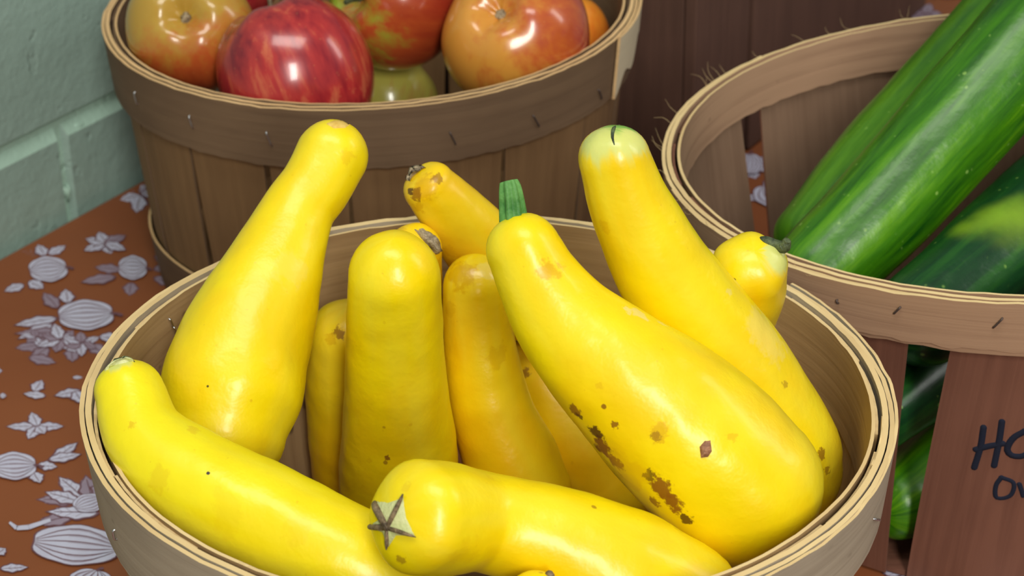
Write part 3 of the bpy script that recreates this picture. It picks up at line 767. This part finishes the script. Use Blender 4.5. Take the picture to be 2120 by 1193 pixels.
s8, t8 = squash('s8', 'yellow squash with brown speckled blotchy end pointing up left, nearest the apple basket',
    [(880, 385, .0065, .8, 'o'), (862, 400, .0035, .8, 'b'), (905, 370, .003, .7, 'b'), (850, 395, .0022, .9, 'd'), (852, 360, .0035, .9, 'd'), (866, 430, .003, .6, 'o'), (930, 520, .004, .5, 'o')], tone=1, pw=2.8, cap0=.7)
pad('stem_scar', s8, t8, [(836, 366), (845, 350), (862, 338), (877, 337), (868, 350), (850, 362), (843, 376)], (856, 354), M['scab'], h=.0014, rings=9, rough=.0011)
s9, t9 = squash('s9', 'small yellow squash with a grey scabby end, peeking out behind the upright middle one',
    [(905, 550, .004, .6, 'o'), (820, 475, .004, .5, 'o')], tone=1, pw=2.4)
pad('blossom_scar', s9, t9, [(856, 474), (872, 472), (890, 484), (905, 500), (913, 522), (902, 528), (886, 510), (872, 494)], (888, 500), M['scab'], h=.0028, rings=9, rough=.0024)
s10, t10 = squash('s10', 'shaded yellow squash standing low between the large left one and the upright middle one',
    [(700, 690, .003, .8, 'b'), (685, 700, .003, .6, 'o')], tone=1)
s11, t11 = squash('s11', 'small round-headed yellow squash with a dark curled stem, beside the right basket rim',
    [(1525, 590, .001, 1, 'k'), (1519, 580, .001, 1, 'k')], tips=[(1612, 535, .0078, PALE), (1600, 520, .004, PALE)], rib=.05, cap0=.9)
p, n_ = hit(t11, 1606, 505)
dd = (p - CAM).dot(FWD)
child_sweep('stem', [(*at(1560, 500, dd + .002), .0008), (*at(1585, 500, dd - .0012), .0016), (*at(1608, 507, dd - .002), .0016), (*at(1622, 512, dd - .003), .0022), (*at(1630, 498, dd - .005), .0012)], M['stem_dark'], s11, n=24, seg=12, bumps=.5)
child_sweep('stem_scar', [(*at(1618, 512, dd - .002), .0014), (*at(1617, 530, dd - .001), .0013), (*at(1610, 548, dd - .001), .0005)], M['stem_pale'], s11, n=12, seg=10, bumps=.3)
s12, t12 = squash('s12', 'deeply shaded yellow squash at the bottom of the basket, under the largest one',
    [(1085, 775, .0035, .8, 'b')], tone=1)
s13, t13 = squash('s13', 'yellow squash tip with a dry brown stem nub at the bottom edge of the picture', [(1120, 1186, .001, .5, 'b')], tone=0)
p, n_ = hit(t13, 1137, 1190); dd = (p - CAM).dot(FWD)
child_sweep('stem', [(*at(1138, 1200, dd), .0016), (*at(1138, 1188, dd), .0015), (*at(1139, 1183, dd), .0008)], M['stem_brown'], s13, n=10, seg=10, bumps=.4)

# zucchini
def zmat(name, light, mid, dark, sp=.6):
    t = NT(name); oc = t.obj(); g = t.attr('gen')
    n = t.noise(t.vscale(g, (2.6, 2.6, 9)), 1, 4, .6, .3); n2 = t.noise(t.vscale(g, (9, 9, 60)), 1, 3, .6)
    c = t.ramp(t.math('ADD', t.math('MULTIPLY', n, .8), t.math('MULTIPLY', n2, .2)), [(.32, dark), (.5, mid), (.68, light)])
    v = t.n('TexVoronoi', feature='F1'); v.inputs['Scale'].default_value = 210; t.l(oc, v.inputs['Vector'])
    keep = t.range(t.noise(oc, 160, 1), .56, .68)
    sp_ = t.math('MULTIPLY', t.range(v.outputs['Distance'], .10, .26, sp, 0), keep)
    c = t.mix(sp_, c, srgb(150, 190, 90)); t.col(c)
    t.set(Roughness=.34, Specular_IOR_Level=.4, Coat_Weight=.1, Coat_Roughness=.22, Subsurface_Weight=.05, Subsurface_Scale=.004)
    t.bump(t.math('ADD', t.noise(oc, 120, 3), t.math('MULTIPLY', t.noise(oc, 30, 2), 1.5)), .0012, .35)
    return t.m
Z = {}
Z['a'] = zmat('zucchini_skin_bright', srgb(100, 156, 12), srgb(60, 120, 8), srgb(18, 72, 12))
Z['b'] = zmat('zucchini_skin_pale', srgb(96, 150, 24), srgb(70, 124, 16), srgb(38, 90, 16), .4)
Z['c'] = zmat('zucchini_skin_dark', srgb(38, 92, 28), srgb(16, 62, 26), srgb(8, 44, 24), .5)
def zuc(key, label, mat):
    P = [(a, b, c + T, r) for a, b, c, r in FR[key]]
    v, f, g = sweep(P, n=56, seg=48, rib=.012, ribn=6, ribend=2, bumps=.02, cap0=1.0, cap1=.5, pw=2.3, seed=ord(key[-1]))
    o = link('zucchini', v, f, mat, origin=P[len(P) // 2][:3], vattr=g)
    tag(o, label, 'zucchini', 'zucchini in the right basket')
    a = Vector(P[-1][:3]); d = (a - Vector(P[-2][:3])).normalized(); r = P[-1][3]
    child_sweep('stem', [(*(a + d * r * .3), r * .55), (*(a + d * r * .8), r * .45), (*(a + d * (r * .8 + .012)), r * .5)], M['stem_green'], o, rib=.12, ribn=5, cap=.15, seg=30)
    return o
z1 = zuc('z1', 'thick bright green zucchini with a long glossy highlight, leaning over the right basket', Z['a'])
z0 = zuc('z0', 'paler green zucchini behind the thick bright one, nearest the top of the right basket', Z['b'])
z2 = zuc('z2', 'dark green zucchini with a yellow-green patch, at the right edge beside the basket rim', zmat('zucchini_skin_patched', srgb(38, 92, 28), srgb(16, 62, 26), srgb(8, 44, 24), .5))
tz = bvh(z2); mt_ = z2.data.materials[0]; t = NT.__new__(NT); t.m = mt_; t.t = mt_.node_tree; t.b = t.t.nodes['Principled BSDF']
src = t.b.inputs['Base Color'].links[0].from_socket; oc = t.obj()
c = src
for (px, py, rad) in ((1990, 474, .007), (2020, 466, .010), (2055, 458, .013), (2090, 450, .013), (2118, 444, .011)):
    p, n_ = hit(tz, px, py); vm = t.n('VectorMath', operation='DISTANCE'); t.l(oc, vm.inputs[0]); vm.inputs[1].default_value = p - Vector(z2.location)
    c = t.mix(t.range(t.math('ADD', t.math('DIVIDE', vm.outputs['Value'], rad), t.math('MULTIPLY', t.math('SUBTRACT', t.noise(oc, 60, 3), .5), 1.0)), 0, 1.3, .42, 0), c, srgb(140, 178, 36))
t.col(c)
z3 = zuc('z3', 'dark zucchini seen through the slat gap of the right basket, upper one', Z['c'])
z4 = zuc('z4', 'brighter green zucchini seen low through the slat gap of the right basket', Z['a'])

# apples
def apple_mat(name, ground, blush, deep, amt, side, streak=.5):
    t = NT(name); oc = t.obj(); g = t.attr('gen')           # gen = (cos, sin, height -1..1) about the core
    n = t.noise(t.vscale(g, (5.5, 5.5, .9)), 1, 4, .6, .2); n2 = t.noise(t.vscale(oc, (1, 1, 1)), 38, 3)
    dp = t.n('VectorMath', operation='DOT_PRODUCT'); t.l(g, dp.inputs[0]); dp.inputs[1].default_value = side
    f = t.math('ADD', t.math('ADD', t.math('MULTIPLY', t.math('SUBTRACT', n, .5), streak * 2.2), t.math('MULTIPLY', dp.outputs['Value'], .42)), t.math('ADD', t.math('MULTIPLY', t.math('SUBTRACT', n2, .5), .5), amt))
    c = t.ramp(f, [(.05, ground), (.42, blush), (.95, deep)])
    v = t.n('TexVoronoi', feature='F1'); v.inputs['Scale'].default_value = 260; t.l(oc, v.inputs['Vector'])
    c = t.mix(t.range(v.outputs['Distance'], .07, .14, .14, 0), c, srgb(226, 180, 110)); t.col(c)
    t.set(Roughness=.25, Coat_Weight=.35, Coat_Roughness=.08, Subsurface_Weight=.08, Subsurface_Scale=.005)
    return t.m
def apple(key, label, axis, marg, sx=1.0, elong=.94, cav=M['stem_brown'], stem=True, rr=None):
    x, y, z, r = FR[key][0]; r = rr or r; C_ = Vector((x, y, z + T)); ax = Vector(axis).normalized()
    u = ax.orthogonal().normalized(); w_ = ax.cross(u)
    bd = Vector(marg[5]); marg = list(marg); marg[5] = (bd.dot(u), bd.dot(w_), bd.dot(ax)); mat = apple_mat(*marg)
    V, G, Fc = [], [], []; NR, K = 44, 56
    prof = []
    for i in range(NR + 1):
        th = pi * i / NR                                        # 0 = stem end
        R_ = r * (1 + .03 * cos(th))
        rho = R_ * sin(th) ** .92 if 0 < i < NR else 0; h = elong * r * cos(th)
        if th < pi / 2: h -= .30 * r * math.exp(-(rho / (.26 * r)) ** 2)
        else: h += .22 * r * math.exp(-(rho / (.24 * r)) ** 2)
        prof.append((rho, h))
    for i, (rho, h) in enumerate(prof):
        for k in range(K):
            a = 2 * pi * k / K; q = rho * (1 + .02 * cos(5 * a + 1) * (.4 + .6 * abs(cos(pi * i / NR))) + .025 * cos(a * 2 + x * 60))
            V.append(C_ + (u * cos(a) + w_ * sin(a)) * q + ax * (h * (1 + .02 * cos(5 * a)))); G.append((cos(a) * rho / r, sin(a) * rho / r, h / r))
    for i in range(NR):
        for k in range(K): Fc.append((i*K + k, (i+1)*K + k, (i+1)*K + (k+1) % K, i*K + (k+1) % K))
    o = link('apple', V, Fc, mat, origin=C_, vattr=G)
    tag(o, label, 'apple', 'apples in the back basket')
    b = C_ + ax * (prof[0][1] - .001)
    if stem is True:
        child_sweep('stem', [(*b, .0012), (*(b + ax * .007 + u * .001), .0011), (*(b + ax * .013 + u * .003), .0014)], cav, o, n=10, seg=10)
    if stem == 'calyx':
        parts = []
        for k in range(5):
            a = 2 * pi * k / 5; d = u * cos(a) + w_ * sin(a)
            v, f, g = sweep([(*(b + d * .0026), .0012), (*(b + d * .0016 + ax * .002), .0014), (*(b + d * .0002 + ax * .0038), .0006)], n=8, seg=8, bumps=.4, seed=k); parts.append((v, f, g, [0] * len(f)))
        V, Fc, G, MI = merge(parts); link('calyx', V, Fc, M['scab'], o)
    return o
gold, olive = srgb(206, 160, 62), srgb(160, 138, 48)
apple('a1', 'golden olive apple with red underside and grey calyx, at left of the apple basket', (.03, -.80, .60), ('apple_skin_olive', srgb(180, 142, 54), srgb(184, 84, 38), srgb(130, 26, 24), .20, (.25, -.25, -1.25), .25), stem='calyx', elong=.9)
apple('a2', 'large crimson striped apple at the front of the apple basket', (-.35, .30, .86), ('apple_skin_crimson', srgb(206, 116, 78), srgb(176, 50, 48), srgb(124, 20, 38), .52, (-.3, 0, .3), .85), elong=1.06)
apple('a3', 'red apple with a bright green stem hollow, behind the crimson striped one', (-.72, -.60, .30), ('apple_skin_green_red', srgb(140, 170, 50), srgb(176, 76, 36), srgb(140, 30, 28), .46, (.7, 0, .1), .34), stem=True, cav=M['stem_dark'])
apple('a4', 'big orange-gold apple blushed red on its right, at right of the apple basket', (-.31, -.63, .71), ('apple_skin_orange', srgb(212, 146, 58), srgb(192, 94, 42), srgb(158, 44, 48), .28, (.9, .1, -.1), .42), stem='calyx', elong=.96)
apple('a5', 'small orange apple tucked behind the big orange-gold one against the basket side', (.3, .5, .8), ('apple_skin_amber', srgb(236, 160, 50), srgb(222, 116, 36), srgb(190, 80, 30), .28, (.2, 0, -.4), .2))
apple('a6', 'greenish yellow apple low in the gap between the crimson and the orange-gold ones', (.2, .7, .6), ('apple_skin_greenish', srgb(172, 164, 74), srgb(170, 118, 66), srgb(150, 70, 50), .08, (0, 0, -.3), .35))
apple('a7', 'red apple at the top edge behind the golden olive one', (.3, .2, .9), ('apple_skin_red', srgb(206, 110, 80), srgb(176, 50, 52), srgb(130, 24, 34), .6, (0, 0, -.2), .3))
